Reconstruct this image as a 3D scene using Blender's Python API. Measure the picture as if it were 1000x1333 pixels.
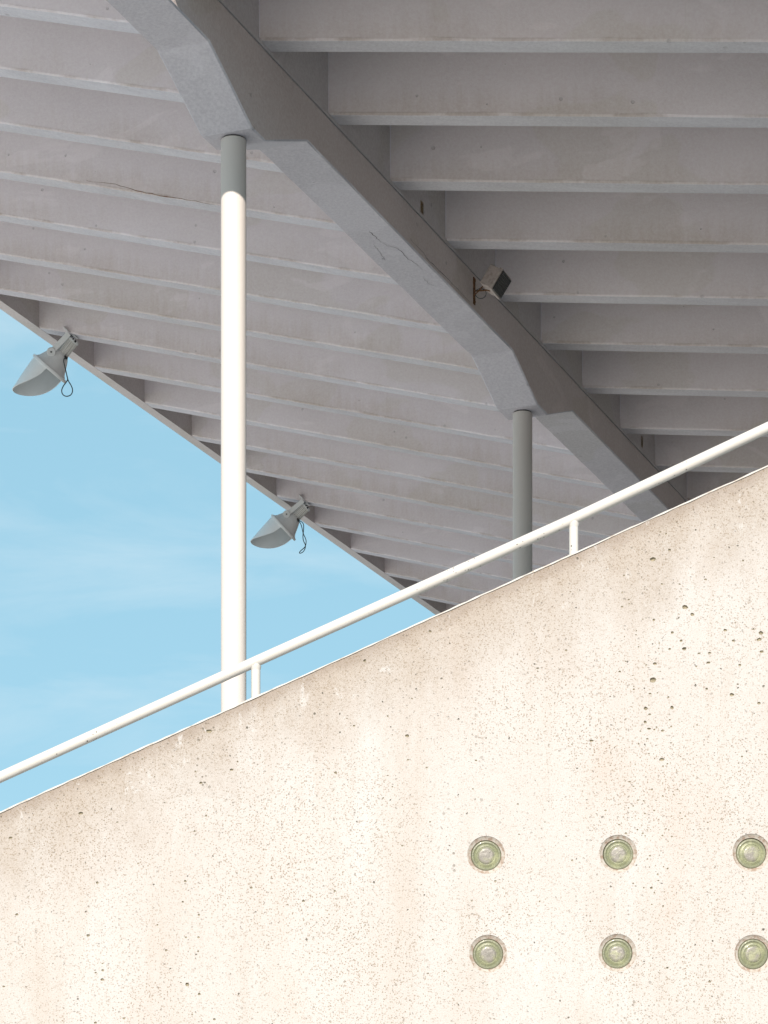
import bpy, bmesh, math, random
from mathutils import Vector, Matrix
random.seed(7)
R_ = math.radians
for o in list(bpy.data.objects): bpy.data.objects.remove(o)
scene = bpy.context.scene
COL = scene.collection

# ------------------------------------------------------------------ camera
F = 3571.0                      # focal length in photo pixels (photo 1000 x 1333)
HY = 1750.0                     # eye level, in photo rows (vertical shift lens)
EYE = Vector((0, 0, 1.6))
cam = bpy.data.cameras.new('camera')
cam.sensor_fit = 'HORIZONTAL'; cam.sensor_width = 36; cam.lens = 36*F/1000
cam.shift_y = (HY-666.5)/1000
cam.clip_start = .1; cam.clip_end = 6000
camo = bpy.data.objects.new('camera', cam); COL.objects.link(camo)
camo.location = EYE; camo.rotation_euler = (R_(90), 0, 0)
scene.camera = camo

# ------------------------------------------------------------------ light
SUN_EL, SUN_AZ = 30.0, 6.0      # elevation; degrees to the left of straight behind the viewer
sdir = Vector((-math.sin(R_(SUN_AZ))*math.cos(R_(SUN_EL)), -math.cos(R_(SUN_AZ))*math.cos(R_(SUN_EL)), math.sin(R_(SUN_EL))))
sl = bpy.data.lights.new('sun', 'SUN'); sl.energy = 3.8; sl.angle = R_(.5); sl.color = (1, .915, .80)
so = bpy.data.objects.new('sun', sl); COL.objects.link(so)
so.rotation_euler = sdir.to_track_quat('Z', 'Y').to_euler(); so.location = (0, -30, 40)
w = bpy.data.worlds.new('World'); scene.world = w; w.use_nodes = True
nt = w.node_tree; nt.nodes.clear()
def N(nt, t, **k):
    n = nt.nodes.new(t)
    for a, b in k.items(): setattr(n, a, b)
    return n
def L(nt, a, b): nt.links.new(a, b)
sky = N(nt, 'ShaderNodeTexSky', sky_type='NISHITA', sun_disc=False)
sky.sun_elevation = R_(SUN_EL); sky.sun_rotation = R_(180+SUN_AZ); sky.air_density = 1.0; sky.dust_density = .6; sky.ozone_density = 1.0
tc = N(nt, 'ShaderNodeTexCoord'); mp = N(nt, 'ShaderNodeMapping'); mp.inputs['Scale'].default_value = (7, 7, 34)
L(nt, tc.outputs['Generated'], mp.inputs['Vector'])
ns = N(nt, 'ShaderNodeTexNoise'); ns.inputs['Scale'].default_value = 1.0; ns.inputs['Detail'].default_value = 7; ns.inputs['Roughness'].default_value = .58; ns.inputs['Distortion'].default_value = .5
L(nt, mp.outputs[0], ns.inputs['Vector'])
cr = N(nt, 'ShaderNodeMapRange'); cr.inputs['From Min'].default_value = .45; cr.inputs['From Max'].default_value = .85; cr.inputs['To Max'].default_value = .62
L(nt, ns.outputs['Fac'], cr.inputs['Value'])
mx = N(nt, 'ShaderNodeMix', data_type='RGBA'); mx.inputs['B'].default_value = (4.0, 4.9, 5.4, 1)
L(nt, cr.outputs[0], mx.inputs['Factor']); L(nt, sky.outputs[0], mx.inputs['A'])
bg = N(nt, 'ShaderNodeBackground'); bg.inputs['Strength'].default_value = .084
veil = N(nt, 'ShaderNodeMix', data_type='RGBA'); veil.inputs['Factor'].default_value = .78; veil.inputs['B'].default_value = (1.95, 3.70, 4.45, 1)
L(nt, sky.outputs[0], veil.inputs['A']); L(nt, veil.outputs['Result'], mx.inputs['A'])
L(nt, mx.outputs['Result'], bg.inputs['Color'])
wo = N(nt, 'ShaderNodeOutputWorld'); L(nt, bg.outputs[0], wo.inputs['Surface'])
scene.view_settings.view_transform = 'Standard'; scene.view_settings.look = 'None'
scene.view_settings.gamma = 1; scene.view_settings.use_curve_mapping = False
scene.view_settings.exposure = 1.05

# ------------------------------------------------------------------ helpers
def px(x, y, Y):                # point seen at photo pixel (x, y), Y metres in front of the viewer
    return EYE + Vector(((x-500)/F*Y, Y, (HY-y)/F*Y))
def hit(x, y, p0, a, b):        # where the sight line through (x, y) meets the plane p0 + a, b
    d = px(x, y, 1)-EYE; n = a.cross(b)
    return EYE + d*((p0-EYE).dot(n)/d.dot(n))
def tag(o, label=None, cat=None, group=None, kind=None):
    for k, v in (('label', label), ('category', cat), ('group', group), ('kind', kind)):
        if v: o[k] = v
    return o
def link(name, me, mat, parent=None, loc=None):
    o = bpy.data.objects.new(name, me); COL.objects.link(o)
    if mat and not me.materials: me.materials.append(mat)
    if parent: o.parent = parent
    if loc is not None: o.location = loc
    return o
def empty(name, loc, rot=None):
    o = bpy.data.objects.new(name, None); COL.objects.link(o); o.location = loc; o.empty_display_size = .2
    if rot is not None: o.rotation_euler = rot
    return o
def mesh(name, vs, fs, smooth=False, recalc=True):
    me = bpy.data.meshes.new(name); me.from_pydata([tuple(v) for v in vs], [], fs)
    bm = bmesh.new(); bm.from_mesh(me)
    if recalc: bmesh.ops.recalc_face_normals(bm, faces=bm.faces)
    bm.to_mesh(me); bm.free()
    if smooth:
        for p in me.polygons: p.use_smooth = True
    return me
def from_bm(name, bm, smooth=False):
    me = bpy.data.meshes.new(name); bmesh.ops.recalc_face_normals(bm, faces=bm.faces); bm.to_mesh(me); bm.free()
    if smooth:
        for p in me.polygons: p.use_smooth = True
        me.set_sharp_from_angle(angle=R_(35))
    return me
def bm_loft(bm, rings, close=True, cap=True):
    vr = [[bm.verts.new(v) for v in r] for r in rings]; n = len(rings[0])
    for a, b in zip(vr, vr[1:]):
        for i in range(n if close else n-1):
            j = (i+1) % n; bm.faces.new((a[i], a[j], b[j], b[i]))
    if cap and close: bm.faces.new(vr[0][::-1]); bm.faces.new(vr[-1])
    return vr
def bm_lathe(bm, prof, n=40, M=Matrix(), cap=True):   # prof: (radius, z)
    bm_loft(bm, [[M @ Vector((r*math.cos(2*math.pi*i/n), r*math.sin(2*math.pi*i/n), z)) for i in range(n)] for r, z in prof], cap=cap)
def bm_tube(bm, pts, r, n=10, closed=False):
    pts = [Vector(p) for p in pts]; rings = []; up = None
    for i, p in enumerate(pts):
        t = (pts[min(i+1, len(pts)-1)]-pts[max(i-1, 0)]).normalized()
        if up is None: up = Vector((0, 0, 1)) if abs(t.z) < .9 else Vector((1, 0, 0))
        a = t.cross(up).normalized(); b = a.cross(t).normalized(); up = b
        rings.append([p + (a*math.cos(2*math.pi*k/n) + b*math.sin(2*math.pi*k/n))*r for k in range(n)])
    bm_loft(bm, rings)
def bm_box(bm, c, s, M=Matrix(), bev=0):
    r = bmesh.ops.create_cube(bm, size=1)
    bmesh.ops.transform(bm, matrix=M @ Matrix.Translation(c) @ Matrix.Diagonal((*s, 1)), verts=r['verts'])
    if bev:
        es = list({e for v in r['verts'] for e in v.link_edges})
        bmesh.ops.bevel(bm, geom=es, offset=bev, segments=2, affect='EDGES', profile=.6)

# ------------------------------------------------------------------ materials
class Mat:
    def __init__(s, name, rough=.85, spec=.3):
        s.m = bpy.data.materials.new(name); s.m.use_nodes = True; s.nt = s.m.node_tree
        s.b = s.nt.nodes['Principled BSDF']; s.b.inputs['Roughness'].default_value = rough; s.b.inputs['Specular IOR Level'].default_value = spec
        s.geo = N(s.nt, 'ShaderNodeNewGeometry').outputs['Position']
        s.bumps = None
    def vec(s, scale=(1, 1, 1), src=None, rot=(0, 0, 0)):
        m = N(s.nt, 'ShaderNodeMapping'); m.inputs['Scale'].default_value = scale; m.inputs['Rotation'].default_value = rot
        L(s.nt, src or s.geo, m.inputs['Vector']); return m.outputs[0]
    def noise(s, sc, det=4, ro=.55, v=None, dist=0, off=0):
        n = N(s.nt, 'ShaderNodeTexNoise'); n.noise_dimensions = '4D'; n.inputs['W'].default_value = off
        n.inputs['Scale'].default_value = sc; n.inputs['Detail'].default_value = det; n.inputs['Roughness'].default_value = ro; n.inputs['Distortion'].default_value = dist
        L(s.nt, v or s.geo, n.inputs['Vector']); return n.outputs['Fac']
    def rng(s, x, a, b, lo=0, hi=1, smooth=True):
        n = N(s.nt, 'ShaderNodeMapRange'); n.interpolation_type = 'SMOOTHSTEP' if smooth else 'LINEAR'
        for k, q in (('From Min', a), ('From Max', b), ('To Min', lo), ('To Max', hi)): n.inputs[k].default_value = q
        L(s.nt, x, n.inputs['Value']); return n.outputs[0]
    def math(s, op, a, b):
        n = N(s.nt, 'ShaderNodeMath', operation=op)
        for i, q in enumerate((a, b)):
            if isinstance(q, (int, float)): n.inputs[i].default_value = q
            else: L(s.nt, q, n.inputs[i])
        return n.outputs[0]
    def mix(s, f, a, b, mode='MIX'):
        n = N(s.nt, 'ShaderNodeMix', data_type='RGBA', blend_type=mode)
        for k, q in (('Factor', f), ('A', a), ('B', b)):
            if isinstance(q, (int, float)): n.inputs[k].default_value = q
            elif isinstance(q, tuple): n.inputs[k].default_value = (*q, 1)
            else: L(s.nt, q, n.inputs[k])
        return n.outputs['Result']
    def spots(s, scale, keep, size, v=None, off=0, soft=.25):
        # round specks: one per voronoi cell, kept for a share of the cells, each with its own size
        vo = N(s.nt, 'ShaderNodeTexVoronoi'); vo.voronoi_dimensions = '3D'; vo.inputs['Scale'].default_value = scale
        L(s.nt, v or s.geo, vo.inputs['Vector'])
        sep = N(s.nt, 'ShaderNodeSeparateColor'); L(s.nt, vo.outputs['Color'], sep.inputs[0])
        rad = s.math('MULTIPLY', s.rng(sep.outputs[0], 1-keep, 1, .25, 1, False), size)
        kept = s.math('GREATER_THAN', sep.outputs[0], 1-keep)
        d = s.math('DIVIDE', vo.outputs['Distance'], rad)
        return s.math('MULTIPLY', s.rng(d, 1-soft, 1+soft, 1, 0), kept)
    def bump(s, h, dist, strength=1):
        n = N(s.nt, 'ShaderNodeBump'); n.inputs['Distance'].default_value = dist; n.inputs['Strength'].default_value = strength
        L(s.nt, h, n.inputs['Height'])
        if s.bumps: L(s.nt, s.bumps, n.inputs['Normal'])
        s.bumps = n.outputs[0]; L(s.nt, s.bumps, s.b.inputs['Normal'])
    def col(s, c):
        if isinstance(c, tuple): s.b.inputs['Base Color'].default_value = (*c, 1)
        else: L(s.nt, c, s.b.inputs['Base Color'])
        return s.m

def soffit_concrete(name, base, rib=False, seed=0, warm=(.47, .37, .30)):
    m = Mat(name, .9, .15)
    c = m.mix(m.noise(.5, 5, .6, off=seed), tuple(k*.86 for k in base), tuple(min(1, k*1.12) for k in base))
    # greyer and browner repair patches with firm outlines
    p = m.rng(m.noise(.62, 3, .45, m.vec((1, 1, 1.5)), .4, seed+3), .565, .585)
    c = m.mix(m.math('MULTIPLY', p, .38), c, tuple(k*q for k, q in zip(base, (.88, .88, .80))))
    p2 = m.rng(m.noise(1.1, 4, .5, m.vec((1, 1, 2.2)), .8, seed+9), .60, .64)
    c = m.mix(m.math('MULTIPLY', p2, .35), c, tuple(min(1, k*1.17) for k in base))
    if rib:
        at = N(m.nt, 'ShaderNodeAttribute'); at.attribute_name = 'edge_height'; h = at.outputs['Fac']
        streak = m.noise(1, 5, .65, m.vec((11, 11, .55)), 0, seed+5)
        low = m.rng(m.math('ADD', h, m.math('MULTIPLY', streak, -.42)), -.22, .06, 1, 0)
        act = m.rng(m.noise(.45, 3, .5, off=seed+17), .36, .6)
        c = m.mix(m.math('MULTIPLY', m.math('MULTIPLY', low, act), .34), c, warm)
        wh = m.rng(m.noise(1, 4, .6, m.vec((16, 16, .5)), 0, seed+31), .62, .74)
        c = m.mix(m.math('MULTIPLY', m.math('MULTIPLY', wh, m.rng(h, .12, .42, 1, 0)), .28), c, (.62, .58, .54))
        ed = m.math('MULTIPLY', m.rng(h, .012, .035, 1, 0), m.rng(m.noise(3, 5, .6, off=seed+2), .42, .62))
        ed = m.math('MULTIPLY', ed, m.rng(h, .0005, .006, 0, 1))
        c = m.mix(m.math('MULTIPLY', ed, .42), c, (.34, .25, .2))
        # darker bluish shade of the undersides, put into the colour
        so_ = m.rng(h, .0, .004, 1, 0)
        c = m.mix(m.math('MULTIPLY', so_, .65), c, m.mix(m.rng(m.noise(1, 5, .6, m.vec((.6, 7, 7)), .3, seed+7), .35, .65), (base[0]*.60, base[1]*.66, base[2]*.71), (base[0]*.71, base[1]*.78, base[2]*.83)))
    sp = m.spots(7, .22, .13)
    c = m.mix(m.math('MULTIPLY', sp, .35), c, tuple(k*.45 for k in base))
    fine = m.noise(38, 4, .7)
    c = m.mix(.22, c, m.mix(m.rng(fine, .3, .7), (.25, .25, .25), (.75, .75, .75)), 'OVERLAY')
    m.bump(m.noise(60, 4, .7), .0022); m.bump(m.noise(2.2, 4, .5), .012, .8)
    m.bump(sp, -.004)
    return m.col(c)

BASE = (.785, .725, .775)
M_rib = soffit_concrete('rib_concrete', BASE, True)
M_rib_right = soffit_concrete('warm_lit_rib_concrete', (.78, .70, .72), True, 50)  # warm light of the right bay put into the rib colour
M_slab = soffit_concrete('slab_concrete', (.55, .52, .51), seed=4)
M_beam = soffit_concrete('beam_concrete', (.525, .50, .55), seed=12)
M_side = soffit_concrete('beam_side_concrete', (.61, .53, .52), seed=40)  # warmer tone for the raker's right face
M_edge = soffit_concrete('edge_concrete', (.58, .53, .54), seed=21)

def wall_material():
    m = Mat('weathered_render', .92, .12)
    sep = N(m.nt, 'ShaderNodeSeparateXYZ'); L(m.nt, m.geo, sep.inputs[0])
    # metres below the sloping top edge
    down = m.math('SUBTRACT', m.math('ADD', m.math('MULTIPLY', sep.outputs[0], WS), WZ0), sep.outputs[2])
    c = m.mix(m.rng(m.noise(1.6, 6, .65), .35, .65), (.635, .56, .485), (.655, .59, .52))
    # soft rain streaks running down
    st = m.noise(1, 6, .65, m.vec((4.6, 4.6, .55)), .5, 3)
    c = m.mix(m.math('MULTIPLY', m.rng(st, .45, .7), .45), c, (.57, .47, .375))
    st2 = m.noise(1, 6, .65, m.vec((4.0, 4.0, .8)), .6, 8)
    c = m.mix(m.math('MULTIPLY', m.rng(st2, .52, .72), .4), c, (.70, .665, .61))
    # orange-pink bloom
    c = m.mix(m.math('MULTIPLY', m.rng(m.noise(1.5, 4, .6, m.vec((1.3, 1, .6)), .3, 14), .54, .72), .28), c, (.62, .46, .35))
    # dirty band under the top edge
    jag = m.math('ADD', down, m.math('MULTIPLY', m.noise(3, 7, .7, m.vec((1, 1, .6)), .3, 5), -1.3))
    band = m.rng(jag, -.75, -.05, 1, 0)
    c = m.mix(m.math('MULTIPLY', band, .75), c, (.47, .375, .285))
    c = m.mix(m.math('MULTIPLY', m.math('MULTIPLY', band, m.rng(m.noise(75, 5, .75), .5, .66)), .6), c, (.28, .215, .15))
    edge = m.rng(m.math('ADD', down, m.math('MULTIPLY', m.noise(16, 5, .6), -.12)), -.06, .03, 1, 0)
    c = m.mix(m.math('MULTIPLY', edge, .55), c, (.33, .25, .19))
    # pale lichen blots close to the edge
    bl = m.math('MULTIPLY', m.rng(m.noise(7, 6, .7, m.vec((1.3, 1.3, .8)), 1.2, 2), .585, .64), m.rng(down, .05, .5, 1, 0))
    c = m.mix(m.math('MULTIPLY', bl, .6), c, (.70, .645, .58))
    # grain of the aggregate: three sizes of specks
    jv = N(m.nt, 'ShaderNodeVectorMath', operation='ADD'); sc_ = N(m.nt, 'ShaderNodeVectorMath', operation='SCALE'); sc_.inputs['Scale'].default_value = .012
    nz = N(m.nt, 'ShaderNodeTexNoise'); nz.inputs['Scale'].default_value = 70; L(m.nt, m.geo, nz.inputs['Vector']); L(m.nt, nz.outputs['Color'], sc_.inputs[0]); L(m.nt, m.geo, jv.inputs[0]); L(m.nt, sc_.outputs[0], jv.inputs[1]); wv = jv.outputs[0]
    s1 = m.spots(150, .6, .5, wv, soft=.45); s2 = m.spots(66, .30, .25, wv, soft=.35); s3 = m.spots(27, .18, .12, wv, soft=.25)
    dens = m.rng(m.noise(1.8, 5, .6, off=6), .35, .65, .4, 1)
    dens2 = m.math('MAXIMUM', dens, band)
    c = m.mix(m.math('MULTIPLY', m.math('MULTIPLY', s1, dens2), .9), c, (.31, .23, .15))
    c = m.mix(m.math('MULTIPLY', m.math('MULTIPLY', s2, dens2), .55), c, (.27, .215, .155))
    # a rash of small holes low in one streak
    rash = m.math('MULTIPLY', m.rng(m.noise(1, 3, .5, m.vec((2.1, 2.1, .55)), .2, 21), .56, .66), m.spots(42, .55, .3, soft=.25))
    c = m.mix(m.math('MULTIPLY', rash, .75), c, (.22, .18, .13))
    # worn hollows of air bubbles: recess shade and dirt put into the colour
    big = s3
    br = m.math('MULTIPLY', big, m.rng(m.noise(60, 3, .6), .3, .5, .45, 1))
    c = m.mix(m.math('MULTIPLY', br, .85), c, (.17, .145, .10))
    gr = m.noise(240, 3, .7)
    c = m.mix(.35, c, m.mix(m.rng(gr, .3, .7), (.30, .28, .26), (.7, .7, .7)), 'OVERLAY')
    c = m.mix(1.0, c, (.59, .622, .70), 'MULTIPLY')
    m.bump(m.noise(190, 4, .7), .0022); m.bump(m.noise(14, 5, .6), .003)
    m.bump(m.math('MAXIMUM', s2, rash), -.0022); m.bump(big, -.006)
    return m.col(c)

YW = 12.0                                            # parapet face, metres from the viewer
WS = 451/1000                                        # its slope
WZ0 = EYE.z + (HY-(1058-WS*500))/F*YW-0.0             # height of its top edge at X = 0
WZ0 = px(500, 1058-451*.5, YW).z
M_wall = wall_material()

M_pit = Mat('pit_dirt_and_shade', .95); M_pit = M_pit.col(M_pit.mix(M_pit.rng(M_pit.noise(50, 4, .6), .4, .65), (.27, .235, .175), (.16, .14, .10)))  # pit colour holds painted recess shade as well as dirt
def paint(name, base, rough=.4, grime=(.45, .42, .36), chips=False, amt=.25):
    m = Mat(name, rough, .4)
    c = m.mix(m.math('MULTIPLY', m.rng(m.noise(5, 6, .65, m.vec((1, 1, .5))), .45, .75), amt), base, grime)
    if chips:
        zone = m.rng(m.noise(2.3, 2, .5, off=1.7), .5, .64)
        sp = m.math('MULTIPLY', m.spots(75, .35, .3, soft=.2), zone)
        c = m.mix(sp, c, (.06, .045, .035)); m.bump(sp, -.001)
        ru = m.math('MULTIPLY', m.rng(m.noise(26, 4, .6, off=4), .66, .72), .5)
        c = m.mix(ru, c, (.5, .36, .26))
    m.bump(m.noise(30, 3, .6), .0012)
    return m.col(c)
M_rail = paint('cream_rail_paint', (.455, .43, .41), .42, (.40, .35, .28), True)
M_col = paint('column_paint', (.53, .48, .455), .5, (.50, .45, .43), amt=.35)
M_lamp = paint('grey_lamp_enamel', (.70, .70, .71), .5, (.55, .53, .52), amt=.4)
M_in = paint('shaded_visor_inside', (.60, .63, .66), .45, (.5, .5, .52), amt=.3)  # bluish shade inside the visor put into the enamel colour
M_alu = paint('cast_aluminium', (.62, .60, .58), .45, (.42, .40, .38), amt=.4)
M_dark = Mat('black_rubber', .6).col((.02, .02, .022))
M_cable = Mat('dark_cable', .5).col((.045, .06, .065))
M_joint = Mat('dark_joint_mastic', .9).col((.045, .04, .038))  # dark fill of the bearing joint and column heads
M_crack = Mat('crack_and_shade_dark', .95).col((.13, .115, .12))
m = Mat('rusted_steel', .85, .2)
M_rust = m.col(m.mix(m.rng(m.noise(90, 4, .6), .35, .65), (.07, .035, .02), (.26, .13, .06)))
m = Mat('rusty_cream_clamp', .8, .2)
M_clamp = m.col(m.mix(m.rng(m.noise(70, 4, .6), .42, .6), (.42, .30, .17), (.14, .07, .035)))
m = Mat('coping_white', .7, .3)
M_cope = m.col(m.mix(m.rng(m.noise(25, 5, .6), .5, .7), (.42, .40, .385), (.33, .28, .24)))
m = Mat('spot_body_enamel', .5, .3)
M_spot = m.col(m.mix(m.rng(m.noise(40, 4, .6), .4, .7), (.40, .335, .31), (.27, .22, .20)))
m = Mat('spot_front_glass', .25, .5)
M_spotglass = m.col((.03, .028, .028))
M_grid = Mat('spot_grid', .5).col((.09, .075, .07))
m = Mat('paving', .9)
m.bump(m.noise(8, 4, .6), .01)
M_ground = m.col(m.mix(m.rng(m.noise(.3, 5, .6), .3, .7), (.52, .50, .475), (.60, .575, .55)))

# ------------------------------------------------------------------ ground and ramp
M_asph = Mat('low_bounce_yard', .9)  # unseen dark ground, chosen to keep bounce light off the right bay
M_asph.bump(M_asph.noise(40, 4, .6), .004)
M_asph = M_asph.col(M_asph.mix(M_asph.noise(3, 5, .6), (.07, .066, .062), (.10, .096, .09)))
pv = link('bounce_ground', mesh('bounce_ground', [(-400, -400, .004), (9, -400, .004), (9, 23, .004), (-1, 23, .004), (3.5, 160, .004), (-400, 160, .004)], [(0, 1, 2, 3, 4, 5)]), M_ground); tag(pv, kind='structure')  # unseen pale sheet, added and shaped to bounce sun onto the left bay
g = link('ground', mesh('ground', [(-2500, -2500, 0), (2500, -2500, 0), (2500, 2500, 0), (-2500, 2500, 0)], [(0, 1, 2, 3)]), M_asph); tag(g, kind='structure')
XL, XR = -7.2, 8.6
def topz(x): return WZ0 + WS*x
rv = []
for y in (YW+.21, YW+2.2):
    rv += [(XL, y, -.05), (XR, y, -.05), (XR, y, topz(XR)-1.0), (XL+.6, y, .02), (XL, y, .02)]
ramp = link('ramp', mesh('ramp', rv, [(0, 1, 2, 3, 4), (9, 8, 7, 6, 5), (0, 5, 6, 1), (1, 6, 7, 2), (2, 7, 8, 3), (3, 8, 9, 4), (4, 9, 5, 0)]), M_ground); tag(ramp, kind='structure')

# ------------------------------------------------------------------ parapet wall with round glass lights
wall = empty('parapet_wall', (0, YW, 0))
tag(wall, 'cream weathered concrete parapet wall with a sloping top edge and six round green glass lights', 'wall')
WIN = [(633, 1113), (805, 1111.5), (978.5, 1110), (635.5, 1241.5), (804, 1240.5), (981, 1241.5)]
HR = .083
PITS = [(750+a/4, 700+b/4, r) for a, b, r in ((400, 112, 3.6), (568, 362, 3.3), (605, 400, 2.5), (487, 64, 2), (405, 428, 2), (502, 494, 2), (547, 537, 2), (564, 578, 3), (487, 580, 1.7), (641, 602, 1.5), (696, 600, 1.8), (690, 650, 2.4), (777, 482, 2.5), (963, 496, 2.7), (955, 530, 2.7), (966, 594, 2.2), (923, 476, 1.5), (853, 663, 2), (411, 656, 2.4), (400, 742, 3.9), (228, 697, 1.6), (363, 889, 2.6), (500, 885, 2.6), (811, 818, 3), (953, 862, 2), (447, 1155, 2.8), (80, 1058, 2.3), (680, 787, 1.7), (301, 790, 1.5), (842, 763, 1.5), (820, 537, 2), (675, 217, 1.5), (870, 119, 1.5), (386, 812, 1.6), (380, 995, 2), (450, 1005, 1.7), (865, 1140, 1.3))]
PITS += [(a/2.857, 900+b/2.857, r) for a, b, r in ((777, 148, 3), (800, 150, 2.2), (684, 182, 3.5), (300, 454, 3), (39, 545, 2), (861, 292, 2.3), (747, 341, 2), (727, 298, 1.3), (767, 463, 1.5), (448, 292, 1.3), (362, 712, 1.8), (689, 706, 1.8), (680, 783, 1.5), (935, 731, 1.5), (63, 830, 2), (328, 908, 2), (380, 1072, 2.2), (696, 1090, 3), (741, 1126, 1.7), (382, 1038, 1.7), (618, 963, 1.7), (797, 1220, 2), (461, 1217, 1.5), (355, 1233, 1.8), (514, 640, 1.2), (740, 832, 1.7), (692, 915, 1.5), (739, 915, 1.5), (14, 1098, 1.5))]
PITS += [(530, 958, 2.4), (461, 945, 1.6), (560, 822, 2.2), (475, 860, 2.4), (437, 1006, 1.8), (436, 1160, 1.6), (645, 1147, 1.6), (745, 1120, 1.4), (815, 1085, 1.6), (869, 1260, 1.8), (924, 1278, 2), (848, 1156, 2), (395, 1173, 2), (700, 870, 1.6), (620, 990, 1.4), (560, 1070, 1.3), (840, 940, 2), (846, 930, 1.7), (852, 950, 1.5), (843, 962, 1.4)]
rp = random.Random(77)
for _ in range(330):
    if rp.random() < .4: x_ = rp.gauss(852, 30); y_ = rp.uniform(760, 1180)
    else: x_ = rp.uniform(-60, 1060); y_ = rp.uniform(620, 1400)
    PITS.append((x_, y_, rp.uniform(.75, 1.35)))
def build_wall():
    bm = bmesh.new(); es = []
    n = 60
    def loop(pts):
        vs = [bm.verts.new(p) for p in pts]
        return vs, [bm.edges.new((vs[i], vs[(i+1) % len(vs)])) for i in range(len(vs))]
    top = [(XL+(XR-XL)*i/n, 0, topz(XL+(XR-XL)*i/n)) for i in range(n+1)]
    outer = [(XL, 0, -.1), (XR, 0, -.1)] + top[::-1]
    vo, eo = loop(outer); es += eo; holes = []
    for wx, wy in WIN:
        c = px(wx, wy, YW); c.y = 0
        vh, eh = loop([(c.x+HR*math.cos(2*math.pi*i/40), 0, c.z+HR*math.sin(2*math.pi*i/40)) for i in range(40)])
        es += eh; holes.append((vh, c))
    rq = random.Random(3); kept = []; pits = []
    for x_, y_, r_ in PITS:
        c = px(x_, y_, YW); c.y = 0; r_ = r_*YW/F
        if c.z > topz(c.x)-.03-r_*2 or any((c-h_).length < HR+r_*2 for _, h_ in holes) or any((c-k_).length < (r_+q_)*1.6 for k_, q_ in kept): continue
        kept.append((c, r_)); ph = rq.uniform(0, 6.3); sx = rq.uniform(.9, 1.35); sz = rq.uniform(.7, 1.0)
        vh, eh = loop([(c.x+sx*r_*rq.uniform(.78, 1.15)*math.cos(ph+2*math.pi*i/9), 0, c.z+sz*r_*rq.uniform(.78, 1.15)*math.sin(ph+2*math.pi*i/9)) for i in range(9)])
        es += eh; pits.append((vh, c, r_))
    owner = {v: i for i, h_ in enumerate([h for h in holes]+pits) for v in h_[0]}
    bmesh.ops.triangle_fill(bm, use_beauty=True, use_dissolve=False, edges=es)
    for f in list(bm.faces):                           # drop fills inside the holes
        ids = {owner.get(v, -1) for v in f.verts}
        if len(ids) == 1 and -1 not in ids: bm.faces.remove(f)
    dirty = []
    for vh, c, r_ in pits:
        m_ = [bm.verts.new((c.x+(v.co.x-c.x)*.62, r_*.75, c.z+(v.co.z-c.z)*.62)) for v in vh]; ce = bm.verts.new((c.x, r_*.95, c.z))
        for i in range(9):
            j = (i+1) % 9; dirty.append(bm.faces.new((vh[i], vh[j], m_[j], m_[i]))); dirty.append(bm.faces.new((m_[i], m_[j], ce)))
    for f in dirty: f.material_index = 1
    for vh, c in holes:
        r2 = [bm.verts.new((v.co.x, .06, v.co.z)) for v in vh]
        for i in range(40): bm.faces.new((vh[i], vh[(i+1) % 40], r2[(i+1) % 40], r2[i]))
        bm.faces.new(r2)
    b = [bm.verts.new((v.co.x, .2, v.co.z)) for v in vo]; k = len(vo)
    for i in range(k): bm.faces.new((vo[i], vo[(i+1) % k], b[(i+1) % k], b[i]))
    bm.faces.new(b[::-1])
    me = bpy.data.meshes.new('wall_body'); bmesh.ops.recalc_face_normals(bm, faces=bm.faces); bm.to_mesh(me); bm.free()
    return me
wb = build_wall(); wb.materials.append(M_wall); wb.materials.append(M_pit); link('wall_body', wb, None, wall)
# thin uneven coping
rings = []; n = 420
for i in range(n+1):
    x = XL+(XR-XL)*i/n; z = topz(x); j = random.uniform(-.0016, .0016); t = .0035+random.uniform(-.0016, .0022)
    rings.append([(x, -.004+j, z-.002+j), (x, -.004+j*.5, z+t), (x, .204, z+t), (x, .204, z-.002)])
bm = bmesh.new(); bm_loft(bm, rings); link('coping', from_bm('coping', bm), M_cope, wall)
# glass lights
def glass_mat():
    m = Mat('moulded_green_glass', .38, .35)
    tcn = N(m.nt, 'ShaderNodeTexCoord').outputs['Object']
    ln = N(m.nt, 'ShaderNodeVectorMath', operation='LENGTH'); L(m.nt, m.vec((1, 0, 1), tcn), ln.inputs[0]); r = ln.outputs['Value']
    r2 = m.math('ADD', r, m.math('MULTIPLY', m.math('SUBTRACT', m.noise(28, 3, .6), .5), .024))
    c = m.mix(m.rng(r2, .026, .042), (.22, .215, .17), (.20, .225, .115))
    c = m.mix(m.math('MULTIPLY', m.rng(m.noise(17, 4, .6, off=3), .47, .64), .75), c, (.33, .36, .19))
    c = m.mix(m.math('MULTIPLY', m.rng(r2, .048, .062), .6), c, (.165, .18, .115))
    c = m.mix(m.math('MULTIPLY', m.rng(m.noise(150, 3, .7), .48, .62), .45), c, (.095, .10, .075))
    m.b.inputs['Coat Weight'].default_value = .12; m.b.inputs['Coat Roughness'].default_value = .08
    m.b.inputs['Transmission Weight'].default_value = .15
    c = m.mix(1.0, c, (.93, .86, .98), 'MULTIPLY')
    m.bump(m.noise(90, 3, .6), .0016)
    return m.col(c)
M_glass = glass_mat()
m = Mat('mortar_ring', .9, .1)
M_mortar = m.col(m.mix(m.rng(m.noise(60, 4, .6), .4, .65), (.36, .33, .30), (.24, .175, .14)))
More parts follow.
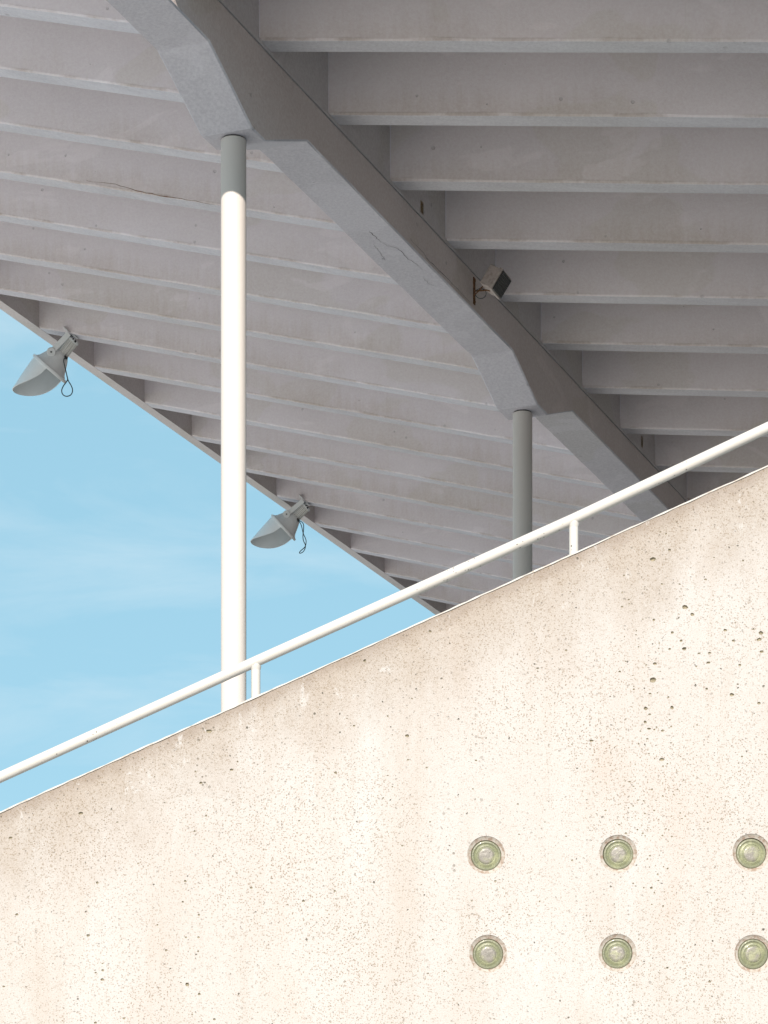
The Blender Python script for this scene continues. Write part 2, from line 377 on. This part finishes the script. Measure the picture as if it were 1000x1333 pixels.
for i, (wx, wy) in enumerate(WIN):
    c = px(wx, wy, YW)-Vector((0, YW, 0)); Mx = Matrix.Rotation(R_(90), 4, 'X')      # local z -> towards the viewer (-Y)
    bm = bmesh.new()                                                    # mortar collar sloping in to the glass
    bm_lathe(bm, [(HR+.0005, -.03), (HR+.0005, -.003), (HR-.002, -.003), (.0735, -.010), (.0672, -.013), (.0665, -.020), (.0665, -.03)], 48, Mx, cap=False)
    wobble = random.Random(i)
    ph = wobble.uniform(0, 6)
    ringo = link('round_window', from_bm('mortar_collar', bm, True), M_mortar, wall, c)
    bm = bmesh.new(); k = .0003
    prof = [(.0712, -.03), (.0712, -.0125), (.069, -.0095), (.0655, -.008), (.0615, -.0082), (.0595, -.0100), (.055, -.0125), (.050, -.0105), (.045, -.0092), (.0425, -.0112), (.040, -.0112), (.037, -.0088), (.028, -.0075), (.020, -.0079), (.010, -.0072), (.001, -.007)]
    bm_lathe(bm, [(r*.93, z-.003) for r, z in prof], 48, Mx)
    gl = link('glass_lens', from_bm('glass_lens', bm, True), M_glass, ringo, (wobble.uniform(-.0015, .0015), 0, -.0015))
    gl.rotation_euler = (R_(wobble.uniform(-3, 3)), wobble.uniform(0, 6), R_(wobble.uniform(-3, 3)))

# ------------------------------------------------------------------ hand rail
YR = YW+.1
rail = empty('handrail', px(333, 900, YR)); tag(rail, 'cream painted tubular handrail running up along the top of the sloping wall', 'handrail')
ri = rail.location
pts = [(-760, 1356.5), (-420, 1203), (0, 1012), (338, 859), (747, 675.5), (1000, 556.5), (1420, 358), (2000, 90)]
bm = bmesh.new(); P = [px(a, b, YR)-ri for a, b in pts]; bm_tube(bm, P, .0235, 24)
link('top_rail', from_bm('top_rail', bm, True), M_rail, rail)
def rail_y(x):
    for (a, b), (c, d) in zip(pts, pts[1:]):
        if a <= x <= c: return b+(d-b)*(x-a)/(c-a)
for x in (-495, -81, 333, 747, 1161, 1575):
    a = px(x, rail_y(x), YR)-ri; zb = topz(px(x, 0, YR).x)+.004-ri.z
    bm = bmesh.new(); bm_tube(bm, [a-Vector((0, 0, .01)), Vector((a.x, a.y, zb))], .0205, 20)
    bm_lathe(bm, [(.0205, a.z-.038), (.0225, a.z-.031), (.0245, a.z-.020)], 20, Matrix.Translation((a.x, a.y, 0)))
    bm_lathe(bm, [(.03, zb+.012-.0), (.033, zb), (.033, zb-.02)], 20, Matrix.Translation((a.x, a.y, 0)))
    link('post', from_bm('post', bm, True), M_rail, rail)

# ------------------------------------------------------------------ canopy
S = 10.0                                             # height of the rib undersides over eye level
RX = .397                                            # plan direction of the raker: X per Y
U0, DU = 5.945e-4-.0, .3562e-4
def Ynode(k): return F*S*(U0+DU*(k-1))
X0 = -.930*S
def node(k, t=0, side=0, dz=0):                      # rib node k on the raker, t metres out along a bay
    Y = Ynode(k); p = EYE + Vector((X0+RX*Y, Y, S))
    if side < 0: p += Vector((-1, .324, .2855))*t
    if side > 0: p += Vector((1, -.152, -.0745))*t
    return p + Vector((0, 0, dz))
RU = Vector((RX, 1, 0)).normalized(); NR = Vector((1, -RX, 0)).normalized()      # along the raker; out of its right face
K0, K1 = 0, 24
base = node(1); base.z = 0
can = empty('concrete_canopy', base)
tag(can, 'grey concrete canopy underside of long parallel ribs crossing a haunched raker beam', 'canopy')
def cm(name, vs, fs, mat, parent=can, smooth=False):
    return link(name, mesh(name, [v-base for v in vs], fs, smooth), mat, parent)
W = .195                                             # rib width, in metres of Y
DEP = .53
TL, TR = 6.62, 10.5
def build_rib(k, side):
    # section: (offset in Y behind the far lower edge, height)
    c = .016
    sec = [(-W, DEP), (-W, .26), (-W, .11), (-W, c), (-W+c*.8, .0), (-W*.5, 0), (-c*.6, 0), (0, c*.8), (0, DEP)]
    TT = TL+.1 if side < 0 else TR; n = 40
    rnd = random.Random(k*31+side)
    rows = []; hh = []
    for i in range(n+1):
        t = TT*i/n; o = node(k, t, side)
        jig = [rnd.uniform(-.0022, .0022) for _ in range(4)]
        if rnd.random() < .05: jig[1] += rnd.uniform(.006, .014)
        row = []
        for q, (u, h) in enumerate(sec):
            uu = u+(jig[0] if q in (3, 4) else 0); h2 = h+(jig[1] if q == 3 else (jig[3] if q == 7 else 0))
            row.append(o+Vector((RX*uu, uu, h2))-base); hh.append(h)
        rows.append(row)
    vs = [v for r in rows for v in r]; m_ = len(sec); fs = []
    for i in range(n):
        for q in range(m_):
            r = (q+1) % m_; fs.append((i*m_+q, i*m_+r, (i+1)*m_+r, (i+1)*m_+q))
    fs.append(tuple(range(m_))); fs.append(tuple(n*m_+q for q in range(m_))[::-1])
    me = mesh('rib', vs, fs); at = me.attributes.new('edge_height', 'FLOAT', 'POINT')
    at.data.foreach_set('value', hh)
    return link('rib', me, M_rib if side < 0 else M_rib_right, can)
ribs = {}
for k in range(K0, K1+1):
    for sd in (-1, 1): ribs[k, sd] = build_rib(k, sd)
def prism(name, quad, h0, h1, mat, parent=can):      # quad of points, extruded in z
    vs = [q+Vector((0, 0, h0)) for q in quad]+[q+Vector((0, 0, h1)) for q in quad]
    return cm(name, vs, [(0, 1, 2, 3), (7, 6, 5, 4), (0, 4, 5, 1), (1, 5, 6, 2), (2, 6, 7, 3), (3, 7, 4, 0)], mat, parent)
a, b = -.66, +.003
def edge(k, t, side, u): return node(k, t, side)+Vector((RX*u, u, 0))
prism('roof_slab', [edge(K0, 0, -1, a), edge(K0, TL+.25, -1, a), edge(K1, TL+.25, -1, b), edge(K1, 0, -1, b)], DEP-.006, DEP+.16, M_slab)
prism('roof_slab', [edge(K0, 0, 1, a), edge(K0, TR, 1, a), edge(K1, TR, 1, b), edge(K1, 0, 1, b)], DEP-.003, DEP+.163, M_slab)
# front edge beam: its foot throws the shade line on the tall column
FY = Ynode(0)-.55
def fr(t, side, u): return node(0, t, side)+Vector((RX*u, u, 0))
for sd, T_ in ((-1, TL+.19), (1, TR)):
    prism('front_beam', [fr(0, sd, -.89), fr(T_, sd, -.89), fr(T_, sd, -.65), fr(0, sd, -.65)], 0, DEP+.2, M_edge)
# edge beam along the free left side
prism('edge_beam', [edge(K0, TL, -1, a-.003), edge(K0, TL+.19, -1, a-.003), edge(K1, TL+.19, -1, b+.003), edge(K1, TL, -1, b+.003)], -.003, DEP+.2, M_edge)
# upstand wall on the raker, behind the rib ends
def rk(Y, z, off=0):                                 # point on the raker's right face (off > 0: out of it)
    return EYE+Vector((X0+RX*Y, Y, z))+NR*off
def strip(name, z0, z1, o0, o1, mat, y0, y1, parent=can):
    q = [rk(y0, 0, o0), rk(y1, 0, o0), rk(y1, 0, o1), rk(y0, 0, o1)]
    return prism(name, q, z0, z1, mat, parent)
YA, YB = Ynode(K0)-1.3, Ynode(K1)+.006
strip('upstand_wall', S-.012, S+DEP+.1, -.42, -.012, M_edge, YA, YB)
strip('bearing_joint', S-.042, S-.028, -.425, -.014, M_joint, YA+.004, YB-.004)
strip('ledge', S-.0285, S-.0015, -.427, .006, M_edge, YA+.002, YB-.002)
# raker beam with a haunched head over each column
BW = .43
def main_z(Y): return 9.597+.0056*(Y-21)
heads = [(20.9, 21.13, 9.268), (27.28, 27.58, 9.345)]
def raker():
    prof = [(YA, main_z(YA))]
    for y0, y1, z in heads: prof += [(y0-.71, main_z(y0-.71)), (y0, z), (y1, z), (y1+.76, main_z(y1+.76))]
    prof += [(YB, main_z(YB))]
    top = S-.042; c = .012; bm = bmesh.new(); pr = []
    for (y0, z0), (y1, z1) in zip(prof, prof[1:]):    # finer steps along the straight runs
        m_ = max(1, int((y1-y0)/.25))
        pr += [(y0+(y1-y0)*i/m_, z0+(z1-z0)*i/m_) for i in range(m_)]
    pr.append(prof[-1]); rings = []; rnd = random.Random(5)
    for y, z in pr:
        j = rnd.uniform(-.003, .003); k = rnd.uniform(-.003, .003)
        rings.append([rk(y, top, 0)-base, rk(y, z+c+j, 0)-base, rk(y, z+k*.5, -c+j)-base, rk(y, z, -BW+c+k)-base, rk(y, z+c+k, -BW)-base, rk(y, top, -BW)-base])
    bm_loft(bm, rings)
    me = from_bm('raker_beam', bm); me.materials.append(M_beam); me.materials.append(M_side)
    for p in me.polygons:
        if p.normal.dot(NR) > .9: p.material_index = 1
    return link('raker_beam', me, None, can)
rkb = raker()
# cracks and one painted shade line: thin ribbons in the faces they run over
def crack_or_shade_line(name, pts, p0, a, b, wd, mat, parent):
    n_ = a.cross(b).normalized()
    if n_.dot(EYE-p0) < 0: n_.negate()
    P = []
    rnd = random.Random(len(pts))
    q = [hit(x, y, p0, a, b) for x, y in pts]
    for u, v in zip(q, q[1:]):
        for i in range(5): P.append(u.lerp(v, i/5)+a.normalized()*rnd.uniform(-.006, .006)+b.normalized()*rnd.uniform(-.006, .006))
    P.append(q[-1]); bm = bmesh.new(); prev = None
    for i, p in enumerate(P):
        t = (P[min(i+1, len(P)-1)]-P[max(0, i-1)]).normalized(); s_ = n_.cross(t)*wd*(.25+.75*math.sin(math.pi*i/(len(P)-1)))*rnd.uniform(.6, 1.2)
        cur = [bm.verts.new(p+n_*.0015+s_-base), bm.verts.new(p+n_*.0015-s_-base)]
        if prev: bm.faces.new((prev[0], cur[0], cur[1], prev[1]))
        prev = cur
    me = bpy.data.meshes.new(name); bm.to_mesh(me); bm.free(); link(name, me, mat, parent)
def z7(*p): return [(330+x/2.857, 200+y/2.857) for x, y in p]
sp0 = rk(24, main_z(24))
crack_or_shade_line('crack_or_shade_line', z7((392, 255), (425, 285), (450, 305), (475, 328)), sp0, RU, NR, .0042, M_crack, rkb)
crack_or_shade_line('crack_or_shade_line', z7((475, 328), (500, 342), (535, 350), (558, 370), (575, 392), (600, 405), (628, 430)), sp0, RU, NR, .0026, M_crack, rkb)
crack_or_shade_line('crack_or_shade_line', z7((285, 160), (300, 190), (318, 205), (327, 225)), sp0, RU, NR, .0022, M_crack, rkb)
crack_or_shade_line('crack_or_shade_line', z7((445, 335), (470, 365), (490, 398)), sp0, RU, NR, .0018, M_crack, rkb)
crack_or_shade_line('crack_or_shade_line', z7((630, 460), (655, 485), (686, 494)), sp0, RU, NR, .0018, M_crack, rkb)
fz = rk(24, S)
crack_or_shade_line('crack_or_shade_line', [(534, 311.5), (552, 330.5), (556, 337), (575, 355), (592, 373), (612, 393)], fz, RU, Vector((0, 0, 1)), .0035, M_crack, rkb)  # dark ribbon painted for the shadow line of the spalled lower edge
f4 = node(4)+Vector((-RX*W, -W, 0))
crack_or_shade_line('crack_or_shade_line', [(113, 235.5), (150, 240), (185, 250), (215, 255.5), (250, 261.5), (279, 266)], f4, Vector((-1, .324, .2855)), Vector((0, 0, 1)), .0032, M_rust, ribs[4, -1])

# ------------------------------------------------------------------ columns
def column(i, label):
    y0, y1, z = heads[i]; c = rk((y0+y1)/2, 0, -BW/2); zt = EYE.z+z-.002
    t = empty('steel_column', (c.x, c.y, 0)); tag(t, label, 'column', 'round columns under the raker beam')
    bm = bmesh.new(); bm_lathe(bm, [(.098, -.02), (.098, zt-.012)], 64); link('shaft', from_bm('shaft', bm, True), M_col, t)
    bm = bmesh.new(); bm_lathe(bm, [(.088, zt-.014), (.088, zt)], 48); link('head_plate', from_bm('head_plate', bm, True), M_joint, t)
    bm = bmesh.new(); bm_lathe(bm, [(.16, .0), (.16, .02), (.098, .022)], 48); link('base_plate', from_bm('base_plate', bm, True), M_col, t)
column(0, 'tall white round column, sunlit below its shaded head, rising past the handrail')
column(1, 'shaded grey-blue round column standing behind the handrail near the second beam head')

# ------------------------------------------------------------------ visor floodlights on the canopy edge
U = .0092                                            # metres for one photo pixel at the nearer lamp
def lamp(kmount, mx_, my_, ang, label, loop, closed):
    D = Vector((-1, .324, .2855)); p = hit(mx_, my_, node(8), D, RU)
    cs, sn = math.cos(R_(ang)), math.sin(R_(ang))
    ed = (EYE-p).normalized(); es = Vector((-sn, 0, -cs)); es = (es-ed*es.dot(ed)).normalized(); er = ed.cross(es).normalized()
    M = Matrix((er, ed, es)).transposed()
    t = empty('floodlight', p, M.to_euler()); tag(t, label, 'floodlight', 'visor floodlights along the canopy edge')
    O = Vector((-5, 0, -49))                         # mount, in lamp pixels relative to the rim centre (r, d, s)
    def q(r, d, s): return (Vector((r, d, s))-O)*U
    T = Matrix.Translation(-O*U)
    bm = bmesh.new()                                 # reflector housing and rim flange
    bm_lathe(bm, [(r*U, s*U) for r, s in ((7, -26), (10.5, -24.5), (12.5, -22), (15.5, -16), (20, -6), (23.2, -2.6), (25.6, -2.4), (26, -.4), (25.6, 1.2), (23.6, 1.4), (23.4, -1), (10, -8), (1, -10))], 56, T, cap=False)
    link('housing', from_bm('housing', bm, True), M_lamp, t)
    bm = bmesh.new(); bm_lathe(bm, [(.1*U, -.6*U), (12*U, -.4*U), (23.3*U, .2*U)], 48, T, cap=False); link('lens', from_bm('lens', bm, True), M_lens, t)
    # scoop visor: outer and inner skin
    bm = bmesh.new(); nth, nl = 56, 16; sk = []
    for off in (0, -.9):
        g_ = []
        for i in range(nth+1):
            f = i/nth; th = R_(97+235*f); Lm = 51*max(0, math.sin(math.pi*f))**.55; row = []
            for j in range(nl+1):
                s = Lm*j/nl; R = (23.8-2.6*(s/50)**1.6)+off
                row.append(bm.verts.new(q(R*math.cos(th), R*math.sin(th), s+.2)))
            g_.append(row)
        sk.append(g_)
    for o_, g_ in enumerate(sk):
        for i in range(nth):
            for j in range(nl):
                f = bm.faces.new((g_[i][j], g_[i+1][j], g_[i+1][j+1], g_[i][j+1])); f.material_index = o_
    for i in range(nth): bm.faces.new((sk[0][i][nl], sk[0][i+1][nl], sk[1][i+1][nl], sk[1][i][nl]))
    bmesh.ops.remove_doubles(bm, verts=bm.verts, dist=1e-5)
    v = link('visor', from_bm('visor', bm, True), M_lamp, t); v.data.materials.append(M_in)
    # gear body: finned cylinder
    bm = bmesh.new(); n = 72; rings = []
    for s in (-45, -24.5):
        rings.append([q(1+(8.6 if i % 6 < 3 else 7.4)*math.cos(2*math.pi*i/n), (8.6 if i % 6 < 3 else 7.4)*math.sin(2*math.pi*i/n), s) for i in range(n)])
    bm_loft(bm, rings); link('finned_body', from_bm('finned_body', bm), M_alu, t)
    bm = bmesh.new(); bm_lathe(bm, [(6*U, -49*U), (9.2*U, -47.5*U), (9.2*U, -44.5*U), (5*U, -44.4*U)], 32, T @ Matrix.Translation((U, 0, 0)))
    bm_lathe(bm, [(9.4*U, -25.5*U), (9.6*U, -24*U), (9.2*U, -22.6*U)], 32, T @ Matrix.Translation((U, 0, 0)))
    link('end_cap', from_bm('end_cap', bm, True), M_lamp, t)
    # U bracket: two arms and a yoke
    bm = bmesh.new()
    for d in (12.5, -12.5):
        Ma = T @ Matrix.Translation(Vector((-10.5, d, -17.5))*U) @ Matrix.Rotation(R_(-6), 4, 'Y')
        bm_box(bm, Vector((0, 0, -16))*U, Vector((6.6, 1.2, 33))*U, Ma, .0015)
    bm_box(bm, q(-13.5, 0, -51), Vector((7, 26.4, 1.6))*U, Matrix(), .0015)
    bm_box(bm, q(-5, 0, -51.4), Vector((20, 12, 2.0))*U, Matrix(), .0015)
    br = link('bracket', from_bm('bracket', bm), M_lamp, t)
    for d, sg in ((13, 1), (-13, -1)):
        bm = bmesh.new()
        Mk = T @ Matrix.Translation(Vector((-10.6, d, -17.8))*U) @ Matrix.Rotation(R_(-90*sg), 4, 'X')
        bm_lathe(bm, [(5.6*U, -5*U), (5.6*U, 1.2*U), (5*U, 1.7*U), (.05*U, 1.8*U)], 32, Mk)
        pd = link('pivot_disc', from_bm('pivot_disc', bm, True), M_lamp, t)
        bm = bmesh.new(); bm_lathe(bm, [(1.1*U, 1.4*U), (1.1*U, 2.5*U), (.05*U, 2.7*U)], 6, Mk); link('bolt', from_bm('bolt', bm), M_dark, pd)
    for r, s, z_ in ((-4, -48.5, 1), (1, -48, .8), (5, -47.5, 1.1)):
        bm = bmesh.new(); bm_box(bm, q(r, 9.5, s), Vector((2.2, 2.4, 2.6))*U*z_); link('bolt', from_bm('bolt', bm), M_dark, t)
    bm = bmesh.new(); bm_box(bm, q(7.5, 7.5, -24.5), Vector((5, 4, 3.4))*U, Matrix(), .003); link('cable_gland', from_bm('cable_gland', bm), M_dark, t)
    # safety cable, hanging in world space
    Mi = M.inverted(); bm = bmesh.new(); cp = []
    y_ = p.y-.05
    for x, y in loop:
        cp.append(Mi @ (px(x, y, y_)-p))
    cp = [q(7.5, 7.5, -24.5)]+cp
    if not closed: cp.append(cp[0])
    for _ in range(2):
        c2 = [cp[0]]
        for u, v_ in zip(cp, cp[1:]): c2 += [u.lerp(v_, .25), u.lerp(v_, .75)]
        cp = c2+[cp[-1]]
    bm_tube(bm, cp, .0062, 8); link('cable_loop', from_bm('cable_loop', bm, True), M_cable, t)
    return t
m = Mat('lamp_lens', .12, .6); M_lens = m.col((.32, .35, .38))
def z3(*p): return [(10+x/8.333, 420+y/8.333) for x, y in p]
def z4(*p): return [(320+x/9.09, 640+y/9.09) for x, y in p]
lamp(8, 91, 436, 37.3, 'grey visor floodlight at the upper left, its cable hanging in a round teardrop loop',
     z3((605, 400), (618, 470), (640, 560), (655, 630), (690, 680), (708, 735), (690, 785), (640, 803), (598, 785), (582, 740), (600, 690), (640, 640), (655, 610), (640, 575)), True)
lamp(13, 395.5, 653.5, 44.5, 'grey visor floodlight right of the tall white column, with a thin twisted cable loop',
     z4((655, 385), (668, 440), (680, 500), (712, 560), (716, 610), (700, 660), (660, 690), (632, 720), (640, 733), (680, 715), (705, 670), (708, 630), (680, 580), (675, 520), (686, 450), (685, 370)), False)

# ------------------------------------------------------------------ square spotlight on the raker
def spot():
    Y = 25.5; m_ = Y/F; c0 = px(645.5, 366.5, Y-.25)
    dd = (EYE-c0).normalized(); rr = Vector((1, 0, 0)); rr = (rr-dd*rr.dot(dd)).normalized(); uu = dd.cross(rr)
    def vv(x, y, z): return (rr*x+uu*y+dd*z).normalized()
    ax = [vv(17, -8, 10.7), vv(-15, -24.5, 5.5), None]
    ax[1] = (ax[1]-ax[0]*ax[0].dot(ax[1])).normalized(); ax[2] = ax[0].cross(ax[1])
    M = Matrix(ax).transposed()                      # local x: out of the glass, y: down the edge, z: across
    t = empty('spotlight', c0, M.to_euler()); tag(t, 'small square brownish spotlight with dark glass bracketed to the beam face', 'spotlight')
    d, h, w_ = 21*m_, 29*m_, 34*m_
    bm = bmesh.new(); bm_box(bm, (-.15*d, 0, 0), (.70*d, h*.93, w_*.93), Matrix(), .008); link('body', from_bm('body', bm), M_spot, t)
    bm = bmesh.new(); bm_box(bm, (.33*d, 0, 0), (.24*d, h, w_), Matrix(), .006)
    link('front_frame', from_bm('front_frame', bm), M_spot, t)
    bm = bmesh.new(); bm_box(bm, (.45*d+.006, 0, 0), (.012, h*.88, w_*.88), Matrix(), .002)
    gl = link('glass', from_bm('glass', bm), M_spotglass, t)
    bm = bmesh.new()                                  # anti-glare grid
    for i in range(1, 8): bm_box(bm, (.45*d+.0125, 0, (-.5+i/8)*w_*.86), (.003, h*.86, .0025))
    for i in range(1, 7): bm_box(bm, (.45*d+.0125, (-.5+i/7)*h*.86, 0), (.003, .0025, w_*.86))
    link('grid', from_bm('grid', bm), M_grid, gl)
    bm = bmesh.new(); bm_box(bm, (-.18*d, h*.05, w_*.468), (.5*d, h*.6, .004), Matrix(), .001); bm_box(bm, (-.52*d, 0, 0), (.012, h*.6, w_*.6), Matrix(), .003)
    link('body_panel', from_bm('body_panel', bm), M_spot, t)
    Mi = M.inverted()
    def lp(v): return Mi @ (v-c0)
    bm = bmesh.new()                                  # plate on the beam, arm and hook
    pl = hit(617, 379, fz, RU, Vector((0, 0, 1)))
    Mr = Mi.to_4x4() @ Matrix.Translation(pl-c0) @ Matrix((RU, NR, Vector((0, 0, 1)))).transposed().to_4x4()
    bm_box(bm, (0, .004, 0), (.045, .008, .25), Mr)
    bm_box(bm, (0, .01, .10), (.02, .012, .02), Mr); bm_box(bm, (0, .01, -.10), (.02, .012, .02), Mr)
    bm_tube(bm, [lp(px(x, y, Y-.02-a_)) for x, y, a_ in ((617.5, 378, 0), (621, 378.5, .06), (628, 378, .12), (634, 377.5, .18), (638, 378.5, .22))], .008, 8)
    bm_tube(bm, [lp(px(x, y, Y-.02-a_)) for x, y, a_ in ((617.5, 384, 0), (622, 380, .06), (627, 374, .12), (633, 371, .2))], .006, 8)
    link('rusty_bracket', from_bm('rusty_bracket', bm), M_rust, t)
    bm = bmesh.new()
    bm_tube(bm, [lp(px(626+7*math.cos(a_), 382+6.6*math.sin(a_), Y-.12)) for a_ in [R_(-150+i*15) for i in range(0, 22)]], .0035, 6)
    link('cable', from_bm('cable', bm), M_cable, t)
spot()
# ------------------------------------------------------------------ rusty clamps on the upstand
def clamp(x, y, s, label):
    wp = rk(24, S, -.012); p = hit(x, y, wp, RU, Vector((0, 0, 1)))
    M = Matrix((RU, NR, Vector((0, 0, 1)))).transposed()
    t = empty('pipe_clamp', p, M.to_euler()); tag(t, label, 'clamp', 'rusty clamps on the upstand above the beam')
    bm = bmesh.new(); bm_box(bm, (0, .014, 0), (.085*s, .028, .13*s), Matrix(), .004); bm_box(bm, (0, .05, 0), (.05*s, .06, .12*s), Matrix(), .006)
    link('plate', from_bm('plate', bm), M_clamp, t)
    for a_ in (-.035, .035):
        bm = bmesh.new(); bm_lathe(bm, [(.011, 0), (.011, .014), (.005, .018)], 6, Matrix.Translation((0, .078, a_)) @ Matrix.Rotation(R_(-90), 4, 'X')); link('bolt', from_bm('bolt', bm), M_rust, t)
    bm = bmesh.new(); bm_tube(bm, [(.0, .06, -.055), (.03, .07, -.085), (.07, .06, -.11)], .007, 6)
    link('hook', from_bm('hook', bm), M_rust, t)
    bm = bmesh.new(); bm_tube(bm, [(-.01, .006, .05), (-.01, .006, .20)], .004, 6); link('wire', from_bm('wire', bm), M_cable, t)
clamp(549.5, 271, 1, 'small rust-stained cream clamp on the upstand, upper left of the square spotlight')
clamp(836, 575, 1, 'small dark rusty clamp on the upstand just above the handrail at the right')
